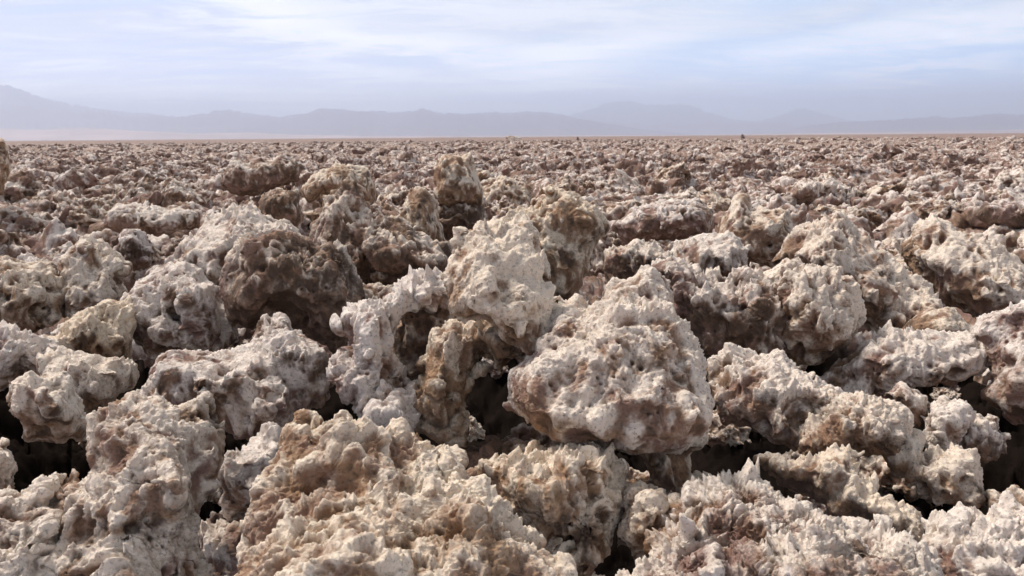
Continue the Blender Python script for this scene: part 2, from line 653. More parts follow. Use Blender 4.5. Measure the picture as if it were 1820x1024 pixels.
def build_ground():
    # one sheet: polar rings that widen with distance, out to beyond the horizon
    nr, na = 1000, 1000
    rr = np.concatenate([np.exp(np.linspace(math.log(0.5), math.log(260), nr)),
                         [400, 800, 1600, 4000, 12000, 42000]])
    a = np.radians(np.concatenate([np.linspace(-180, -62, 40)[:-1], np.linspace(-62, 62, na), np.linspace(62, 180, 40)[1:]]))
    nr = len(rr)
    na = len(a)
    R, A = np.meshgrid(rr, a, indexing='ij')
    x, y = (R * np.sin(A)).ravel(), (R * np.cos(A)).ravel()
    r = R.ravel()
    z = lump_height(x, y)
    # far out the relief is coarser than the rings: keep the big lumps, drop what rings cannot carry
    z = z * (1 - sstep(150, 260, r)) - 0.10
    z = z * (0.35 + 0.65 * sstep(3.0, 6.5, r)) - 0.85 * hollow(x, y, r)  # near ground lowered so the gaps between boulders go dark
    i, j = np.meshgrid(np.arange(nr - 1), np.arange(na - 1), indexing='ij')
    b = (i * na + j).ravel()
    F = np.stack([b, b + 1, b + na + 1, b + na], 1)[:, ::-1]
    V = np.stack([x, y, z], 1)
    V = V.astype(np.float32)
    N = smooth_normals(V, F, 3)
    nd = (np.searchsorted(rr, 30.0)) * na
    Nn = N[:nd] * np.array([1, 1, 1], np.float32)
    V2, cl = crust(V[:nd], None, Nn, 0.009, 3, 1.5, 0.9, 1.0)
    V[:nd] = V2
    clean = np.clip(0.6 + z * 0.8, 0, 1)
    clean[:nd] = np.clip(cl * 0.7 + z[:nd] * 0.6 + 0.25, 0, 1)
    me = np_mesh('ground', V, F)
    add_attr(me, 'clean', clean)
    add_attr(me, 'gap_shade', (1 - sstep(-0.32, -0.14, V[:, 2])) * (1 - sstep(5.0, 6.5, r)))  # mask by depth: where gap shade is painted into the ground colour
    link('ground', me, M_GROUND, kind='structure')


def ground_z(x, y):
    r = np.hypot(x, y)
    z = lump_height(np.asarray(x, np.float32), np.asarray(y, np.float32), False)
    return (z - 0.10) * (0.35 + 0.65 * sstep(3.0, 6.5, r)) - 0.85 * hollow(x, y, r)  # hollow: the added pit that darkens the gaps between near boulders


build_ground()
print('ground', round(time.time() - T_START, 1))


# ------------------------------------------------------------------ traced boulders
def poly_sd(px, py, poly):
    """signed distance (negative outside, positive inside) from points to polygon"""
    d = np.full(px.shape, 1e9)
    ins = np.zeros(px.shape, bool)
    n = len(poly)
    for k in range(n):
        x0, y0 = poly[k]
        x1, y1 = poly[(k + 1) % n]
        ex, ey = x1 - x0, y1 - y0
        t = np.clip(((px - x0) * ex + (py - y0) * ey) / (ex * ex + ey * ey + 1e-12), 0, 1)
        d = np.minimum(d, np.hypot(px - x0 - t * ex, py - y0 - t * ey))
        c = ((y0 > py) != (y1 > py)) & (px < (x1 - x0) * (py - y0) / (y1 - y0 + 1e-12) + x0)
        ins ^= c
    return np.where(ins, d, -d)


def traced_rock(label, poly, d, depth=0.7, tilt=(0, 0), bumps=(), color=(0.4, 0.5, 0.5), rnd=0.34,
                rough=1.0, spike=0.85, pit=1.0, grain=1.0, seed=None, name='salt_boulder', group=None, low=1.0, sink=0.0):
    """a boulder whose front outline follows the traced one; d metres away, with real thickness"""
    poly = np.array(poly, float)
    mid = (poly.min(0) + poly.max(0)) / 2
    poly = mid + (poly - mid) * (1.0 + min(0.05, 5.0 / (poly.max(0) - poly.min(0)).min()))
    seed = seed if seed is not None else abs(hash_label(label)) % 89
    c = (poly.min(0) + poly.max(0)) / 2
    fw = ray(*c)
    C0 = np.array([0, 0, CAM_H]) + fw * d
    fwn = fw / np.linalg.norm(fw)
    rt = np.cross(fwn, [0, 0, 1])
    rt /= np.linalg.norm(rt)
    upv = np.cross(rt, fwn)
    # polygon on the plane through C0 facing the camera
    pts = []
    for p in poly:
        v = ray(*p)
        t = d * np.linalg.norm(fw) / (v @ fwn)
        q = np.array([0, 0, CAM_H]) + v * t - C0
        pts.append((q @ rt, q @ upv))
    pts = np.array(pts)
    size = pts.max(0) - pts.min(0)
    S = min(size)
    pxm = d / (FPX * 1024 / W)                 # metres per render pixel
    res = pxm * 1.05
    lev = 2
    h = res * 2 ** lev
    if max(size) / h < 16:
        lev = 1
        h = res * 2
    th = S * depth                              # half thickness at the middle
    pad = 0.03 + 3 * h
    lo = np.array([pts[:, 0].min() - pad, pts[:, 1].min() - pad, -th * 1.5 - pad])
    hi = np.array([pts[:, 0].max() + pad, pts[:, 1].max() + pad, th * 1.3 + pad])
    n = np.ceil((hi - lo) / h).astype(int) + 1
    u = lo[0] + np.arange(n[0]) * h
    v = lo[1] + np.arange(n[1]) * h
    w = lo[2] + np.arange(n[2]) * h
    U, Vv = np.meshgrid(u, v, indexing='ij')
    P2 = np.stack([U.ravel(), Vv.ravel(), np.full(U.size, seed * 1.7)], 1)
    jx = perlin(P2 * 9) * 0.02 * low + ridged(P2 * 21) * 0.010 * low
    jy = perlin(P2 * 9 + 50) * 0.02 * low + ridged(P2 * 21 + 50) * 0.016 * low
    d2 = poly_sd(U + jx.reshape(U.shape), Vv + jy.reshape(U.shape), pts)
    inr = max(d2.max(), 0.02)
    rr = inr * rnd * 1.6
    q = np.clip(d2 / rr, 0, 1)
    # broken facets: the lowest of several tilted planes, cut off steeply at the outline
    fr_ = np.random.default_rng(seed + 5)
    cu, cv = (pts[:, 0].max() + pts[:, 0].min()) / 2, (pts[:, 1].max() + pts[:, 1].min()) / 2
    Xu, Xv = (U - cu) * S / size[0], (Vv - cv) * S / size[1]
    T = np.full(U.shape, 9.0)
    for kk in range(8):
        an = fr_.uniform(0, 6.283)
        sl = fr_.uniform(0.2, 1.1)
        T = np.minimum(T, th + sl * (0.16 * S - np.cos(an) * Xu - np.sin(an) * Xv))
    T = np.maximum(T, 0.3 * th)
    T = np.minimum(T, th * (1 - rnd) * 0.35 + d2 * 2.2)
    T = np.where(d2 > 0, T, d2)
    wc = tilt[0] * U + tilt[1] * Vv
    fr = np.zeros_like(U)
    for (bx, by, br, ba) in bumps:             # photo px, px radius, metres towards the camera
        vv = ray(bx, by)
        t = d * np.linalg.norm(fw) / (vv @ fwn)
        qq = np.array([0, 0, CAM_H]) + vv * t - C0
        rad = br / FPX * d
        fr += ba * np.exp(-((U - qq @ rt) ** 2 + (Vv - qq @ upv) ** 2) / (rad * rad))
    wf = wc - T - fr * np.clip(q * 2, 0, 1)
    wb = wc + T
    Wg = w[None, None, :]
    f = np.maximum(wf[:, :, None] - Wg, Wg - wb[:, :, None])
    out = d2 < 0
    f = np.where(out[:, :, None], np.maximum(f, -d2[:, :, None]), f)
    # low relief in the body, in true 3-D
    G = np.stack(np.meshgrid(u, v, w, indexing='ij'), -1).reshape(-1, 3)
    near = (np.abs(f.ravel()) < 0.14)
    nz = np.zeros(len(G), np.float32)
    Gn = (G[near] + seed * 2.3).astype(np.float32)
    k = 2.4 / max(S, 0.12)
    a1 = min(0.030, S * 0.095)
    nn = a1 * perlin(Gn * k) - a1 * 0.8 * (0.6 - 2 * np.abs(perlin(Gn * k * 2.1 + 9)))
    nn -= a1 * 0.45 * (0.6 - 2 * np.abs(perlin(Gn * k * 4.7 + 3)))
    nn -= 0.012 * (0.6 - 2 * np.abs(perlin(Gn * np.array([13, 13, 13]) + 5)))
    nz[near] = nn * low
    # broken ledges and blocks, and a few cavities
    Gw = Gn + np.stack([perlin(Gn * k * 1.5 + 3), perlin(Gn * k * 1.5 + 33), perlin(Gn * k * 1.5 + 63)], 1) * 0.25 / k
    w, hid = worley(Gw * k * 1.1 + 31, 0.85)
    hi = hid.astype(np.int32)
    n2 = a1 * 1.0 * (_JX[hi] - 0.5) + a1 * 1.9 * (0.85 - np.minimum(w / 0.64, 1) ** 2)
    w, hid = worley(Gw * k * 2.6 + 11, 0.85)
    n2 += a1 * 0.4 * (_JY[hid.astype(np.int32)] - 0.5) + a1 * 0.9 * (0.75 - np.minimum(w / 0.64, 1) ** 2)
    n2 += a1 * 1.3 * pit * sstep(0.30, 0.62, perlin(Gn * k * 1.6 + 61))
    nz[near] += n2
    f = f + nz.reshape(f.shape)
    f[0], f[-1] = 1, 1
    f[:, 0], f[:, -1] = 1, 1
    f[:, :, 0], f[:, :, -1] = 1, 1
    V, F = surface_nets(f, lo, h)
    B = np.stack([rt, upv, fwn], 0)            # rows
    V = V @ B
    N0 = smooth_normals(V, F, 2)
    V, F, N = subdivide(V, F, lev, -N0)
    # right-handedness: (rt, upv, fwn) is left-handed, so turn faces
    F = F[:, ::-1].copy()
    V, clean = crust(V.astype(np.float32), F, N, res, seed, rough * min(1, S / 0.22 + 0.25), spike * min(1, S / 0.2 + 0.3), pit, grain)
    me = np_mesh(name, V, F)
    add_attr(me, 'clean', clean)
    o = link(name, me, M_ROCK, label=label, category='salt rock' if 'slab' not in name else 'salt slab', group=group, loc=tuple(C0 + np.array([0, 0, -sink])))
    o.color = (*color, 1)
    return o


def hash_label(s):
    h = 7
    for ch in s:
        h = (h * 131 + ord(ch)) & 0xffffff
    return h


W_, N_, D_ = (0.85, 0.25, 0.45), (0.45, 0.5, 0.5), (0.12, 0.85, 0.5)
GN = 'salt boulders of the foreground'
ROCKS = [
 # label, outline, distance, options
 ('massive cream salt boulder at the bottom centre, cratered top with hollow in its left flank',
  [(455,1100),(462,960),(468,880),(500,830),(502,760),(515,715),(555,700),(575,722),(600,712),(615,700),(632,745),(690,762),(745,762),(800,785),(835,815),(862,850),(880,900),(905,950),(950,985),(1012,1000),(1012,1100)],
  1.42, dict(depth=0.45, tilt=(0,0.75), bumps=[(575,890,60,-0.11),(630,1000,80,0.10),(710,900,90,-0.09),(850,900,45,0.05),(620,745,40,0.05),(540,790,30,-0.04)], color=(0.15,0.32,0.85), rnd=0.3, spike=0.6, rough=1.0)),
 ('tall crumbly salt block with pale crown and dark speckled foot at the bottom left',
  [(95,1100),(85,930),(110,860),(165,820),(160,740),(205,722),(240,705),(300,697),(370,700),(388,735),(380,790),(388,850),(385,880),(365,940),(355,1100)],
  1.62, dict(depth=0.5, tilt=(0,0.5), bumps=[(280,860,70,0.07),(330,980,80,-0.05),(230,950,50,-0.05)], color=(0.6,0.38,0.55), rnd=0.7, pit=1.2, spike=0.5)),
 ('knobbly salt heap in the bottom left corner with white saddle behind it',
  [(-60,1100),(-60,900),(0,880),(60,872),(100,850),(120,900),(110,950),(120,1000),(120,1100)],
  1.5, dict(depth=0.5, tilt=(0,0.6), color=(0.5,0.45,0.5))),
 ('rounded cream salt lump overhanging the black hole at the left edge',
  [(12,690),(45,662),(100,668),(130,690),(170,735),(150,765),(100,775),(60,765),(25,735)],
  2.15, dict(depth=0.8, color=(0.6,0.35,0.6))),
 ('small finger of salt cut by the left edge, beside the black hole',
  [(-40,790),(0,780),(15,785),(15,810),(25,840),(22,875),(0,890),(-40,890)],
  1.75, dict(depth=0.8, color=(0.55,0.4,0.6), spike=0.5)),
 ('long grey-mauve salt boulder left of centre with spiky crest and black gap beneath',
  [(235,720),(262,680),(285,640),(300,618),(345,628),(385,628),(440,612),(475,580),(500,568),(528,598),(580,605),(592,650),(572,700),(530,722),(500,750),(462,765),(400,748),(370,720),(300,735)],
  2.45, dict(depth=0.6, tilt=(0,0.55), bumps=[(420,670,60,-0.04)], color=(0.5,0.45,0.25))),
 ('small frosted whitish salt lump in the gap left of the bottom centre boulder',
  [(380,835),(410,800),(440,792),(465,780),(500,790),(520,830),(500,880),(470,905),(430,900),(395,880)],
  2.0, dict(depth=0.8, color=(0.8,0.25,0.2))),
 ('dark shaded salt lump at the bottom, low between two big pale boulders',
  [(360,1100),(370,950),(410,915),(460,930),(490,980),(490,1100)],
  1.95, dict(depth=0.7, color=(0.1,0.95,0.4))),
 ('lumpy cream salt boulder above the rounded left lump, dark notch on its right',
  [(80,650),(120,632),(150,628),(190,636),(238,648),(242,668),(210,690),(195,720),(165,722),(120,690),(85,680)],
  2.65, dict(depth=0.8, color=(0.6,0.35,0.6))),
 ('low white-backed salt ridge at the left edge over the rounded cream lump',
  [(-60,600),(0,590),(60,592),(95,600),(110,640),(80,665),(30,660),(0,680),(-60,690)],
  2.75, dict(depth=0.8, color=(0.7,0.35,0.2))),
 ('beige crusted salt mass at the left edge with dark eroded lower face',
  [(-80,470),(0,455),(40,462),(85,470),(112,500),(108,560),(60,585),(20,590),(-80,600)],
  3.6, dict(depth=0.6, tilt=(0,0.5), color=(0.4,0.55,0.75), pit=1.3)),
 ('upright pale salt block with cleft side next to the beige mass on the left',
  [(108,510),(120,460),(140,430),(180,425),(222,470),(220,520),(205,560),(150,575),(112,560)],
  3.8, dict(depth=0.6, tilt=(0,0.4), color=(0.6,0.4,0.6))),
 ('ochre stained salt boulder below the upright pale block on the left',
  [(75,615),(110,570),(150,545),(200,530),(235,540),(238,590),(225,625),(160,640),(100,640)],
  3.05, dict(depth=0.6, tilt=(0,0.5), color=(0.35,0.5,1.0))),
 ('pile of whitish and grey salt chunks left of the big dark boulder',
  [(228,560),(240,520),(270,485),(310,470),(360,478),(398,500),(412,560),(412,605),(380,635),(300,625),(250,600)],
  3.3, dict(depth=0.6, tilt=(0,0.5), bumps=[(300,560,30,-0.06),(350,520,25,0.04)], color=(0.72,0.4,0.25), low=1.4)),
 ('big dark brown salt boulder left of centre with eroded overhanging face',
  [(400,510),(415,460),(450,425),(500,415),(530,425),(560,440),(600,450),(640,500),(650,545),(628,590),(595,622),(560,600),(505,565),(450,575),(412,560)],
  3.1, dict(depth=0.7, tilt=(0,-0.25), color=(0.0,1.15,0.6), bumps=[(500,540,60,-0.09)], pit=1.5, spike=0.7)),
 ('tall dark eroded salt crag with pitted front, behind and above the white crowned block',
  [(548,470),(560,400),(585,355),(612,335),(635,345),(655,375),(690,385),(735,405),(760,425),(800,445),(810,480),(780,520),(700,530),(620,520),(560,500)],
  3.7, dict(depth=0.6, tilt=(0,0.1), bumps=[(650,440,20,-0.06),(700,470,40,0.04),(600,440,30,-0.05)], color=(0.05,1.05,0.6), pit=1.6)),
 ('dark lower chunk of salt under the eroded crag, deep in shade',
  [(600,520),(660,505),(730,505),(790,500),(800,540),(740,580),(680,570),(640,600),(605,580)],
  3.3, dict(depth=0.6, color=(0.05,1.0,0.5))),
 ('white crowned salt block in the middle, brightest of all, with toothed top',
  [(800,515),(806,470),(812,425),(822,402),(845,412),(858,402),(880,420),(905,428),(925,424),(942,445),(965,468),(972,510),(968,560),(957,600),(945,628),(925,605),(885,575),(850,555),(815,540)],
  1.98, dict(depth=0.4, low=0.7, tilt=(0.1,0.5), color=(1.0,0.06,0.75), spike=1.3, bumps=[(860,470,40,0.04)])),
 ('thin white frosted salt wing curving down from the white crowned block',
  [(592,665),(612,625),(632,600),(626,562),(650,540),(690,530),(715,508),(760,498),(808,500),(812,528),(770,540),(735,548),(712,560),(700,590),(695,630),(712,660),(735,690),(740,752),(690,760),(650,740),(612,705)],
  2.15, dict(depth=0.5, tilt=(0.2,0.4), low=0.8, bumps=[(680,690,30,-0.03)], color=(0.85,0.25,0.15), spike=1.2)),
 ('brown recessed salt face in the hollow behind the thin white wing',
  [(690,560),(720,540),(800,520),(850,560),(840,620),(780,680),(735,700),(700,660),(685,610)],
  2.45, dict(depth=0.6, color=(0.15,0.85,0.6), tilt=(0,-0.2))),
 ('knobbly salt pillar of the small arch in the centre, sandy inner side',
  [(757,605),(765,572),(782,580),(800,566),(822,578),(838,572),(880,560),(925,600),(952,618),(945,645),(905,650),(870,648),(845,662),(828,690),(815,720),(808,785),(765,765),(722,752),(728,700),(745,650)],
  2.08, dict(depth=0.5, tilt=(-0.3,0.2), color=(0.3,0.55,0.9), rnd=0.8, bumps=[(790,600,25,0.05)])),
 ('large rounded triangular salt boulder right of centre, whitish peak and speckled right flank',
  [(915,655),(950,632),(955,600),(962,570),(990,545),(1012,530),(1040,560),(1072,528),(1095,498),(1125,488),(1150,482),(1188,500),(1205,560),(1232,620),(1258,700),(1250,732),(1205,768),(1140,792),(1060,780),(1000,762),(950,730),(922,692)],
  1.95, dict(depth=0.5, tilt=(0,0.75), bumps=[(1120,620,90,0.05),(990,700,40,0.04),(1035,600,30,-0.03)], color=(0.75,0.2,0.5), spike=0.8, low=0.55, rough=0.8, rnd=0.15)),
 ('sandy fluted salt boulder beneath the large triangular one',
  [(850,850),(870,822),(920,815),(990,812),(1060,790),(1110,810),(1108,870),(1085,930),(1065,985),(1040,1005),(1000,990),(950,960),(900,920),(865,890)],
  1.72, dict(depth=0.6, tilt=(0,0.25), color=(0.35,0.45,0.9), bumps=[(930,870,25,0.04),(1000,850,25,0.04)])),
 ('egg shaped tan salt lump with cracked top below the large triangular boulder',
  [(1088,895),(1105,862),(1135,852),(1170,862),(1205,885),(1222,930),(1200,985),(1160,1000),(1110,960)],
  1.68, dict(depth=0.8, color=(0.45,0.4,0.8), rnd=0.8)),
 ('pale salt stump propping up the right side of the large triangular boulder',
  [(1145,790),(1200,755),(1252,735),(1252,775),(1225,815),(1225,840),(1270,855),(1272,885),(1220,890),(1185,880),(1160,840)],
  2.05, dict(depth=0.6, color=(0.4,0.5,0.8))),
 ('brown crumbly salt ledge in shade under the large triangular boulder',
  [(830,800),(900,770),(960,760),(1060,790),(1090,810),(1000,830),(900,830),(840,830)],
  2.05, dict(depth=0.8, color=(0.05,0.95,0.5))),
 ('bristling rubble heap of small salt teeth at the bottom right',
  [(1130,1100),(1180,985),(1215,935),(1235,885),(1290,868),(1345,880),(1420,905),(1490,930),(1560,950),(1620,985),(1665,1015),(1690,1100)],
  1.5, dict(depth=0.5, tilt=(0,0.9), color=(0.2,0.6,0.4), spike=1.1, pit=0.8, grain=2.2, rough=1.1)),
 ('blocky mauve-white salt boulder right of the large triangular one, dark underside',
  [(1262,700),(1272,655),(1290,632),(1330,625),(1372,622),(1400,635),(1425,660),(1500,690),(1506,716),(1460,745),(1418,780),(1360,762),(1290,745)],
  2.35, dict(depth=0.6, tilt=(0,0.6), color=(0.62,0.35,0.35), spike=0.7)),
 ('crumbly brown and cream salt lump leaning on the blocky mauve-white boulder',
  [(1435,790),(1450,755),(1490,720),(1540,695),(1590,712),(1612,750),(1615,790),(1580,800),(1540,795),(1490,820)],
  2.15, dict(depth=0.6, tilt=(0,0.5), color=(0.4,0.6,0.6), grain=1.6)),
 ('long narrow tan salt crest running down to the right above the rubble heap',
  [(1335,800),(1370,812),(1430,825),(1475,815),(1520,822),(1548,860),(1590,890),(1632,912),(1638,945),(1620,965),(1560,940),(1500,900),(1440,880),(1375,850)],
  1.88, dict(depth=0.6, tilt=(0,0.4), color=(0.3,0.6,0.8), spike=0.8)),
 ('spiky fan shaped salt lump below the small white salt stub on the right',
  [(1590,800),(1620,790),(1665,808),(1700,800),(1738,812),(1745,850),(1762,885),(1710,896),(1660,880),(1620,845)],
  2.05, dict(depth=0.6, tilt=(0,0.4), color=(0.55,0.4,0.7), spike=1.3)),
 ('white and pink mottled salt boulder in the bottom right corner',
  [(1640,985),(1655,945),(1690,920),(1740,905),(1790,915),(1880,930),(1880,1100),(1720,1100),(1660,1030)],
  1.62, dict(depth=0.6, tilt=(0,0.6), color=(0.75,0.25,0.3), low=1.3)),
 ('brown stained salt chunk cut by the right edge above the mottled corner boulder',
  [(1750,880),(1775,862),(1820,870),(1890,880),(1890,930),(1800,925),(1765,905)],
  1.95, dict(depth=0.8, color=(0.5,0.45,0.7))),
 ('small white toothed salt stub standing in the dark hollow at the right',
  [(1645,790),(1655,745),(1668,712),(1700,712),(1726,722),(1722,760),(1700,780),(1690,800),(1660,800)],
  2.25, dict(depth=0.8, color=(0.95,0.1,0.3), spike=1.3)),
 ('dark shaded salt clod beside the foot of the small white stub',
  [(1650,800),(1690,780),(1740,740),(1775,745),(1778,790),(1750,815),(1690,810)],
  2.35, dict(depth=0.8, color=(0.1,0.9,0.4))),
 ('long white topped salt ledge on the right with overhanging lower edge',
  [(1460,665),(1500,640),(1560,615),(1595,592),(1625,600),(1660,590),(1700,596),(1738,600),(1752,630),(1748,655),(1700,668),(1650,690),(1590,690),(1530,700),(1480,690)],
  2.65, dict(depth=0.6, tilt=(0,0.5), color=(0.85,0.25,0.3), spike=1.2)),
 ('small leaning salt wedge in front of the long white topped ledge',
  [(1585,690),(1620,690),(1650,700),(1648,730),(1640,765),(1615,760),(1590,720)],
  2.35, dict(depth=0.8, color=(0.45,0.45,0.4))),
 ('big smooth grey-mauve salt bulge cut by the right edge',
  [(1735,590),(1745,562),(1775,548),(1830,545),(1900,560),(1900,770),(1830,752),(1785,740),(1758,700),(1775,650),(1755,615)],
  2.5, dict(depth=0.6, tilt=(0,0.35), color=(0.45,0.45,0.15), rough=0.8, spike=0.6)),
 ('smooth speckled olive-grey mound behind the long white topped ledge',
  [(1605,590),(1622,568),(1650,552),(1690,552),(1712,570),(1735,600),(1730,625),(1620,620)],
  3.1, dict(depth=0.8, color=(0.15,0.7,0.8), rough=0.3, spike=0.15, pit=0.2, grain=1.4, low=0.4)),
 ('long brown salt block right of the large triangular boulder, shaded front',
  [(1160,490),(1180,458),(1220,470),(1255,492),(1330,492),(1375,500),(1405,560),(1405,615),(1370,640),(1300,645),(1245,640),(1215,600),(1195,540)],
  2.85, dict(depth=0.6, tilt=(0,0.1), color=(0.1,0.95,0.35), bumps=[(1290,570,60,-0.05)])),
 ('bulky cream salt head with pink stains at the end of the long brown block',
  [(1365,490),(1390,455),(1420,460),(1460,478),(1510,492),(1530,505),(1528,560),(1505,598),(1475,620),(1440,640),(1395,610),(1380,560)],
  2.8, dict(depth=0.6, tilt=(0,0.3), color=(0.7,0.3,0.6), bumps=[(1490,540,25,-0.04)])),
 ('peaked pinkish salt boulder behind the bulky cream head, hollow on its right side',
  [(1380,460),(1420,420),(1460,395),(1500,380),(1530,420),(1570,455),(1610,490),(1655,515),(1672,550),(1640,578),(1590,590),(1530,570),(1450,500)],
  3.5, dict(depth=0.6, tilt=(0,0.4), bumps=[(1590,530,28,-0.1),(1500,440,40,0.05)], color=(0.45,0.45,0.6))),
 ('long cream salt ridge sloping down to the right edge below the dark ledge',
  [(1600,440),(1640,400),(1670,390),(1730,410),(1775,435),(1830,480),(1900,500),(1900,570),(1800,560),(1740,560),(1690,535),(1640,490)],
  3.9, dict(depth=0.6, tilt=(0,0.5), color=(0.6,0.35,0.6))),
 ('tilted brown salt slab with white frosted upper rim, rising behind the white crowned block',
  [(900,392),(930,370),(962,330),(985,338),(1020,352),(1060,365),(1085,405),(1062,425),(1048,455),(1040,500),(1020,545),(980,550),(960,470),(930,430)],
  3.6, dict(depth=0.35, tilt=(0.2,0.15), color=(0.3,0.42,1.0), rough=0.6, spike=0.9, pit=0.5, low=0.6)),
 ('upright banded salt stone standing highest against the far flat, left of the tilted slab',
  [(776,350),(778,300),(790,275),(812,280),(835,275),(846,310),(858,345),(855,362),(810,368),(785,362)],
  5.6, dict(depth=0.6, color=(0.5,0.25,0.85), rough=0.5, spike=0.6, pit=0.5, low=0.7)),
 ('dark undercut salt stump carrying the upright banded stone',
  [(760,400),(775,360),(855,358),(862,395),(850,420),(780,425)],
  5.7, dict(depth=0.8, color=(0.0,1.1,0.5))),
 ('cream salt shoulder with ragged rim behind the white crowned block',
  [(822,430),(845,395),(880,388),(915,400),(945,405),(962,440),(975,480),(960,500),(900,470),(840,450)],
  2.7, dict(depth=0.5, color=(0.55,0.35,0.8), spike=1.3)),
 ('brown rocky salt stub with reddish side left of the upright banded stone',
  [(705,420),(715,370),(740,335),(765,345),(780,390),(790,430),(760,450),(720,440)],
  5.2, dict(depth=0.7, color=(0.2,0.7,0.9))),
 ('wide brown blocky salt ledge left of the upright banded stone',
  [(540,335),(570,305),(610,292),(655,300),(665,335),(660,365),(620,350),(580,340),(548,365)],
  8.6, dict(depth=0.6, tilt=(0,0.3), color=(0.3,0.6,0.9))),
 ('squarish dark faced salt block in front of the low dark slab on the left',
  [(462,385),(465,350),(490,335),(530,340),(536,380),(528,400),(490,402)],
  7.0, dict(depth=0.7, color=(0.08,0.95,0.7), spike=0.5)),
 ('low dark salt slab lying farthest left of centre near the far flat',
  [(395,330),(402,305),(425,284),(445,290),(462,280),(478,286),(500,276),(522,288),(540,296),(530,320),(500,326),(470,340),(425,345)],
  9.6, dict(depth=0.6, color=(0.15,0.75,0.4), spike=0.8, low=1.5)),
 ('white frosted salt swell in front of the squarish dark block on the left',
  [(300,470),(330,430),(370,400),(410,375),(450,372),(495,395),(520,400),(540,430),(500,450),(430,460),(405,500),(350,510)],
  4.0, dict(depth=0.6, tilt=(0,0.8), color=(0.85,0.25,0.4))),
 ('blackish stained salt clod with pale cap on the left slope',
  [(203,455),(208,420),(235,405),(262,418),(270,445),(262,470),(225,472)],
  4.8, dict(depth=0.8, color=(0.1,0.95,0.15))),
 ('brown salt boulder with white ragged cap left of the white frosted swell',
  [(190,400),(195,375),(215,362),(280,370),(330,362),(355,380),(345,405),(290,412),(240,415)],
  6.9, dict(depth=0.7, tilt=(0,0.5), color=(0.5,0.5,0.4))),
 ('spiky salt peak right of the tilted slab, speckled brown front',
  [(1270,440),(1285,400),(1305,350),(1325,345),(1345,375),(1400,365),(1412,400),(1425,430),(1380,470),(1300,460)],
  5.0, dict(depth=0.6, tilt=(0,0.4), color=(0.4,0.5,0.7))),
 ('pale salt hump with black holes just behind the long brown block',
  [(1195,460),(1215,430),(1260,415),(1310,420),(1330,445),(1325,475),(1290,492),(1240,490)],
  4.5, dict(depth=0.7, tilt=(0,0.5), color=(0.7,0.35,0.3), pit=1.5)),
 ('dark brown salt hump between the tilted slab and the pale hump',
  [(1080,470),(1095,440),(1130,425),(1175,440),(1200,465),(1190,500),(1140,490),(1100,500)],
  4.3, dict(depth=0.7, tilt=(0,0.3), color=(0.25,0.7,0.5))),
 ('long shaded grey salt hump right behind the tilted slab',
  [(1090,400),(1120,375),(1170,360),(1230,352),(1270,375),(1265,410),(1190,425),(1120,425)],
  6.2, dict(depth=0.7, tilt=(0,0.4), color=(0.35,0.6,0.15))),
 ('thick dark salt ledge over a black gap at the right edge',
  [(1735,380),(1755,360),(1820,358),(1900,362),(1900,410),(1820,408),(1770,405)],
  6.6, dict(depth=0.8, color=(0.2,0.8,0.1), spike=0.4)),
 ('pale capped salt block with black underside in the right middle distance',
  [(1395,355),(1405,330),(1430,318),(1460,325),(1455,350),(1430,362)],
  9.3, dict(depth=0.8, color=(0.6,0.4,0.3))),
 ('tall ochre salt stone cut by the left edge, breaking the horizon',
  [(-60,340),(-50,255),(-15,248),(8,255),(16,275),(14,310),(4,340)],
  8.5, dict(depth=0.8, color=(0.3,0.5,1.0))),
]


def build_traced():
    for (label, poly, d, kw) in ROCKS:
        name = 'salt_slab' if ' slab' in label.split(',')[0] and 'block' not in label else 'salt_boulder'
        traced_rock(label, poly, d, name=name, **kw)
        

build_traced()
print('traced', round(time.time() - T_START, 1))


# ------------------------------------------------------------------ scattered lumps
def proto_lump(seed, res, size=0.5, name='salt_lump'):
    r = np.random.default_rng(seed)
    h = res * 2
    dims = size * np.array([r.uniform(.75, 1.2), r.uniform(.7, 1.0), r.uniform(.45, .8) if seed % 2 else r.uniform(.22, .36)]) / 2
    n = np.ceil((dims + 0.09) * 2 / h).astype(int) + 1
    lo = -(n - 1) * h / 2
    ax = [lo[k] + np.arange(n[k]) * h for k in range(3)]
    G = np.stack(np.meshgrid(*ax, indexing='ij'), -1).reshape(-1, 3)
    f = np.full(len(G), -1.0)
    for k in range(11):                                     # a rough broken block
        d = r.normal(size=3)
        d /= np.linalg.norm(d)
        e = np.linalg.norm(d * dims) * r.uniform(0.62, 1.0)
        f = np.maximum(f, G @ d - e)
    Gn = (G + seed * 3.3).astype(np.float32)
    f = f + 0.045 * perlin(Gn * 5) - 0.045 * (0.6 - 2 * np.abs(perlin(Gn * 9 + 4))) + 0.01
    w, hid = worley(Gn * 5.5 + 31, 0.9)
    f = f + 0.045 * (_JX[hid.astype(np.int32)] - 0.5) + 0.06 * (0.45 - np.minimum(w / 0.64, 1) ** 2) + 0.05 * sstep(0.3, 0.6, perlin(Gn * 7 + 61))
    f = f.reshape(n)
    f[0], f[-1] = 1, 1
    f[:, 0], f[:, -1] = 1, 1
    f[:, :, 0], f[:, :, -1] = 1, 1
    V, F = surface_nets(f, lo, h)
    V, F, N = subdivide(V, F, 1, smooth_normals(V, F, 2))
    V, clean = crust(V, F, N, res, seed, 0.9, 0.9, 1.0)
    return V, F, clean


NEAR_PROTOS = []
for k in range(14):
    V, F, cl = proto_lump(100 + k, 0.0075)
    me = np_mesh('salt_lump', V, F)
    add_attr(me, 'clean', cl)
    me.materials.append(M_ROCK)
    NEAR_PROTOS.append(me)
print('protos', round(time.time() - T_START, 1))

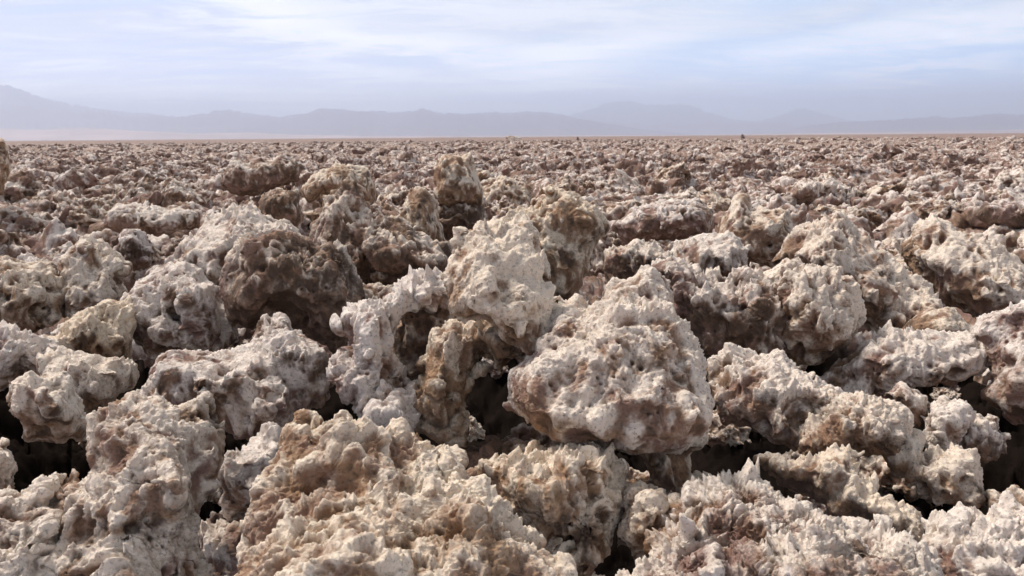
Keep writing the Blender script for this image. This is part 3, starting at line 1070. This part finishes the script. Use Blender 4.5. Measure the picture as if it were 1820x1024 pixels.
ZONES = [
    # r0, r1, count, label, group
    (1.3, 3.0, 24, 'small salt clod painted shade-dark, wedged down in a gap between the nearest boulders', 'salt clods in the gaps between the nearest boulders'),
    (3.0, 6.0, 75, 'small jagged grey-brown salt lump lodged in the broken crust among the near boulders', 'small salt lumps among the near boulders'),
    (6.0, 10.5, 105, 'jagged salt lump in the dense rubble field behind the near boulders', 'salt lumps in the middle distance'),
    (10.5, 15.5, 70, 'small looking salt lump far back in the rubble field, one of many alike', 'salt lumps farther back in the field'),
]


def build_scatter():
    r = np.random.default_rng(5)
    for (r0, r1, cnt, label, group) in ZONES:
        placed = []
        tries = 0
        while len(placed) < cnt and tries < 20000:
            tries += 1
            rad = math.sqrt(r.uniform(r0 * r0, r1 * r1))
            az = math.radians(r.uniform(-33.5, 33.5))
            x, y = rad * math.sin(az), rad * math.cos(az)
            s = r.uniform(0.45, 1.0) ** 1.2 * (0.5 if r0 < 2 else 0.8 if r0 < 4 else (1.0 + 0.06 * (rad - 6)) * (1.35 if rad > 5 else 1.1))
            if any((x - a) ** 2 + (y - b) ** 2 < (0.36 * (s + c)) ** 2 * 0.6 for a, b, c in placed):
                continue
            placed.append((x, y, s))
        P = np.array(placed)
        Z = ground_z(P[:, 0], P[:, 1])
        for (x, y, s), z in zip(placed, Z):
            o = link('salt_lump', NEAR_PROTOS[r.integers(len(NEAR_PROTOS))], M_ROCK, label=label, category='salt rock', group=group)
            if r0 < 2:
                z, s = -0.5 - 0.1 * r.random(), s * 1.3
            o.location = (x, y, z + 0.05 * s)
            o.rotation_euler = (r.uniform(-.7, .7), r.uniform(-.7, .7), r.uniform(0, 6.28))
            o.scale = (s, s * r.uniform(.8, 1.1), s * r.uniform(.7, 1.05))
            o.color = (r.uniform(0.3, .65), r.uniform(.3, .7) + (0.55 if r0 < 2 else 0), r.uniform(.2, .8), 1)  # extra dark colour on the gap clods stands in for shade


build_scatter()


def build_rubble():
    """the uncountable rubble of the far flat, one mass"""
    r = np.random.default_rng(9)
    lods = []
    for res, cnt, size in ((0.02, 6, .5), (0.045, 6, .5), (0.011, 8, 0.26), (0.018, 6, 0.3)):
        L = []
        for k in range(cnt):
            V, F, cl = proto_lump(301 + 2 * k, res, size)
            L.append((V, F, cl))
        lods.append(L)
    Vs, Fs, Cs = [], [], []
    base = 0
    for (r0, r1, cnt, lod, s0, s1) in ((4.8, 8, 500, 2, .5, 1.3), (8, 15, 1200, 3, .7, 1.9), (15.0, 32, 2000, 0, .6, 1.7), (32, 75, 3600, 1, .6, 1.7), (75, 190, 3500, 1, .9, 2.4)):
        rad = np.sqrt(r.uniform(r0 * r0, r1 * r1, cnt))
        az = np.radians(r.uniform(-38, 38, cnt))
        x, y = rad * np.sin(az), rad * np.cos(az)
        z = ground_z(x, y)
        for k in range(cnt):
            V, F, cl = lods[lod][r.integers(6)]
            s = r.uniform(s0, s1)
            M = np.array(Matrix.Rotation(r.uniform(0, 6.28), 3, 'Z') @ Matrix.Rotation(r.uniform(-1.0, 1.0), 3, 'X'))
            Vs.append((V * s * [1, 1, r.uniform(.7, 1.3)]) @ M.T + [x[k], y[k], z[k] - 0.02 * s])
            Fs.append(F + base)
            Cs.append(np.clip(cl * 0.8 + r.uniform(-.2, .1), 0, 1))
            base += len(V)
    me = np_mesh('salt_rubble', np.concatenate(Vs), np.concatenate(Fs))
    add_attr(me, 'clean', np.concatenate(Cs))
    link('salt_rubble', me, M_GROUND, kind='stuff', label='jagged salt rubble between the boulders and on across the flat to the horizon', category='rubble')


build_rubble()
print('rubble', round(time.time() - T_START, 1))


# ------------------------------------------------------------------ small marks on the skyline
def far_lump(px, py, dist, w, hgt, label, color):
    v = ray(px, py)
    v = v / v[1]
    V, F, cl = proto_lump(401, 0.05, 0.5)
    me = np_mesh('salt_mound', V, F)
    add_attr(me, 'clean', cl)
    o = link('salt_mound', me, M_ROCK, label=label, category='salt mound')
    o.location = (v[0] * dist, dist, 0.02)
    o.scale = (w / 0.5, w / 0.6, hgt / 0.16)
    o.color = (*color, 1)


far_lump(910, 243, 420, 13.0, 1.5, 'low pale mound breaking the horizon just left of the middle', (0.5, 0.4, 0.6))
far_lump(1320, 241, 260, 1.9, 1.3, 'tiny dark lump on the horizon right of the middle', (0.0, 1.2, 0.4))
far_lump(1027, 244, 230, 1.2, 0.9, 'tiny dark speck of a lump under the horizon near the middle', (0.0, 1.2, 0.4))


# ------------------------------------------------------------------ far landforms
def ridge(name, pts, dist, mat, depth=0.35, rough=0.12, seed=1, foot=None):
    """mountain range whose skyline passes through the photo points (x, y) at the given distance"""
    pts = np.array(pts, float)
    xs = np.linspace(pts[0, 0], pts[-1, 0], 420)
    ys = np.interp(xs, pts[:, 0], pts[:, 1])
    D = []
    for x, y in zip(xs, ys):
        v = ray(x, y)
        v = v / v[1]
        D.append((v[0] * dist, CAM_H + v[2] * dist))
    D = np.array(D)
    X = D[:, 0]
    jag = fbm(np.stack([xs / 17.0, xs * 0 + seed, xs * 0], 1), 5, 0.6, ridged=True)
    Z = np.maximum(D[:, 1] * (1 + 0.14 * (jag - 0.1)), 1.0)
    rows = 60
    t = np.linspace(-1, 1, rows)                             # -1 front foot, 0 crest, 1 back foot
    hm = Z.max()
    run = hm * 3.2 + 400
    TT, XX = np.meshgrid(t, X, indexing='ij')
    ZZ = np.broadcast_to(Z, TT.shape).copy()
    prof = (1 - np.abs(TT)) ** 1.25
    P = np.stack([XX.ravel() / hm * 2.6, TT.ravel() * run / hm * 1.9, np.full(XX.size, seed * 7.7)], 1)
    n = fbm(P, 5, 0.55, ridged=True).reshape(TT.shape)
    env = np.clip(np.abs(TT) * 4, 0.12, 1) * (1 - np.abs(TT))
    zz = ZZ * prof + n * env * ZZ * rough * 3.2
    yy = dist + TT * run + 0
    V = np.stack([XX * (yy / dist), yy, np.maximum(zz, -20)], -1).reshape(-1, 3)
    na = len(X)
    i, j = np.meshgrid(np.arange(rows - 1), np.arange(na - 1), indexing='ij')
    b = (i * na + j).ravel()
    F = np.stack([b, b + 1, b + na + 1, b + na], 1)
    me = np_mesh(name, V, F)
    link(name, me, mat, kind='structure')
    return V[:, 2].max(), V


M_MTN = simple_mat('mountain_rock', (0.185, 0.18, 0.25), scale=0.0012)
M_SAND = simple_mat('desert_sand', (0.60, 0.45, 0.40), scale=0.0006, var=0.3)

ridge('mountains', [(-500, 215), (-250, 190), (-120, 200), (-40, 168), (-5, 162), (8, 158), (16, 158), (30, 164), (60, 172), (95, 184), (140, 192), (190, 200), (300, 208), (420, 222)], 15000, M_MTN, seed=2)
ridge('mountains', [(-600, 215), (-200, 200), (0, 197), (60, 195), (130, 202), (180, 204), (230, 211), (330, 209), (365, 205), (385, 199), (415, 199), (440, 205), (500, 210), (545, 205), (570, 197), (640, 200), (700, 203), (735, 201), (745, 196), (760, 199), (790, 204), (840, 205), (880, 201), (905, 204), (945, 201), (985, 204), (1040, 215), (1150, 232), (1250, 240)], 13500, M_MTN, seed=5)
ridge('mountains', [(900, 225), (1000, 210), (1045, 198), (1075, 188), (1100, 184), (1125, 184), (1150, 190), (1200, 188), (1225, 190), (1260, 203), (1300, 214), (1350, 218), (1385, 208), (1410, 199), (1430, 196), (1450, 200), (1480, 210), (1550, 222), (1700, 230)], 23000, M_MTN, seed=8)
ridge('mountains', [(1380, 236), (1440, 224), (1500, 218), (1560, 216), (1600, 213), (1640, 211), (1665, 208), (1690, 212), (1740, 207), (1775, 204), (1820, 206), (1950, 200), (2300, 210)], 13000, M_MTN, seed=12, rough=0.08)
ridge('hills', [(-700, 224), (-300, 226), (0, 229), (60, 232), (150, 228), (250, 234), (350, 238), (450, 236), (520, 240), (640, 242), (900, 241), (1200, 240), (1500, 236), (1820, 231), (2300, 226)], 9500, M_SAND, seed=15, rough=0.05)


def build_haze():
    x0, x1, y0, y1, z0, z1 = -34000, 34000, -3000, 31000, -2.2, 1320
    V = np.array([(x, y, z) for z in (z0, z1) for y in (y0, y1) for x in (x0, x1)], float)
    F = np.array([(0, 2, 3, 1), (4, 5, 7, 6), (0, 1, 5, 4), (2, 6, 7, 3), (0, 4, 6, 2), (1, 3, 7, 5)])
    me = np_mesh('haze', V, F, smooth=False)
    m = bpy.data.materials.new('haze')
    m.use_nodes = True
    nt = m.node_tree
    nt.nodes.remove(nt.nodes['Principled BSDF'])
    pv = nt.nodes.new('ShaderNodeVolumePrincipled')
    pv.inputs['Color'].default_value = (0.80, 0.875, 1.0, 1)
    pv.inputs['Density'].default_value = 1.45e-4
    pv.inputs['Anisotropy'].default_value = 0.75
    nt.links.new(pv.outputs[0], nt.nodes['Material Output'].inputs['Volume'])
    link('haze', me, m, kind='stuff', label='pale blue haze over the whole flat', category='haze')


build_haze()
print('done', round(time.time() - T_START, 1), sum(len(m.vertices) for m in bpy.data.meshes))
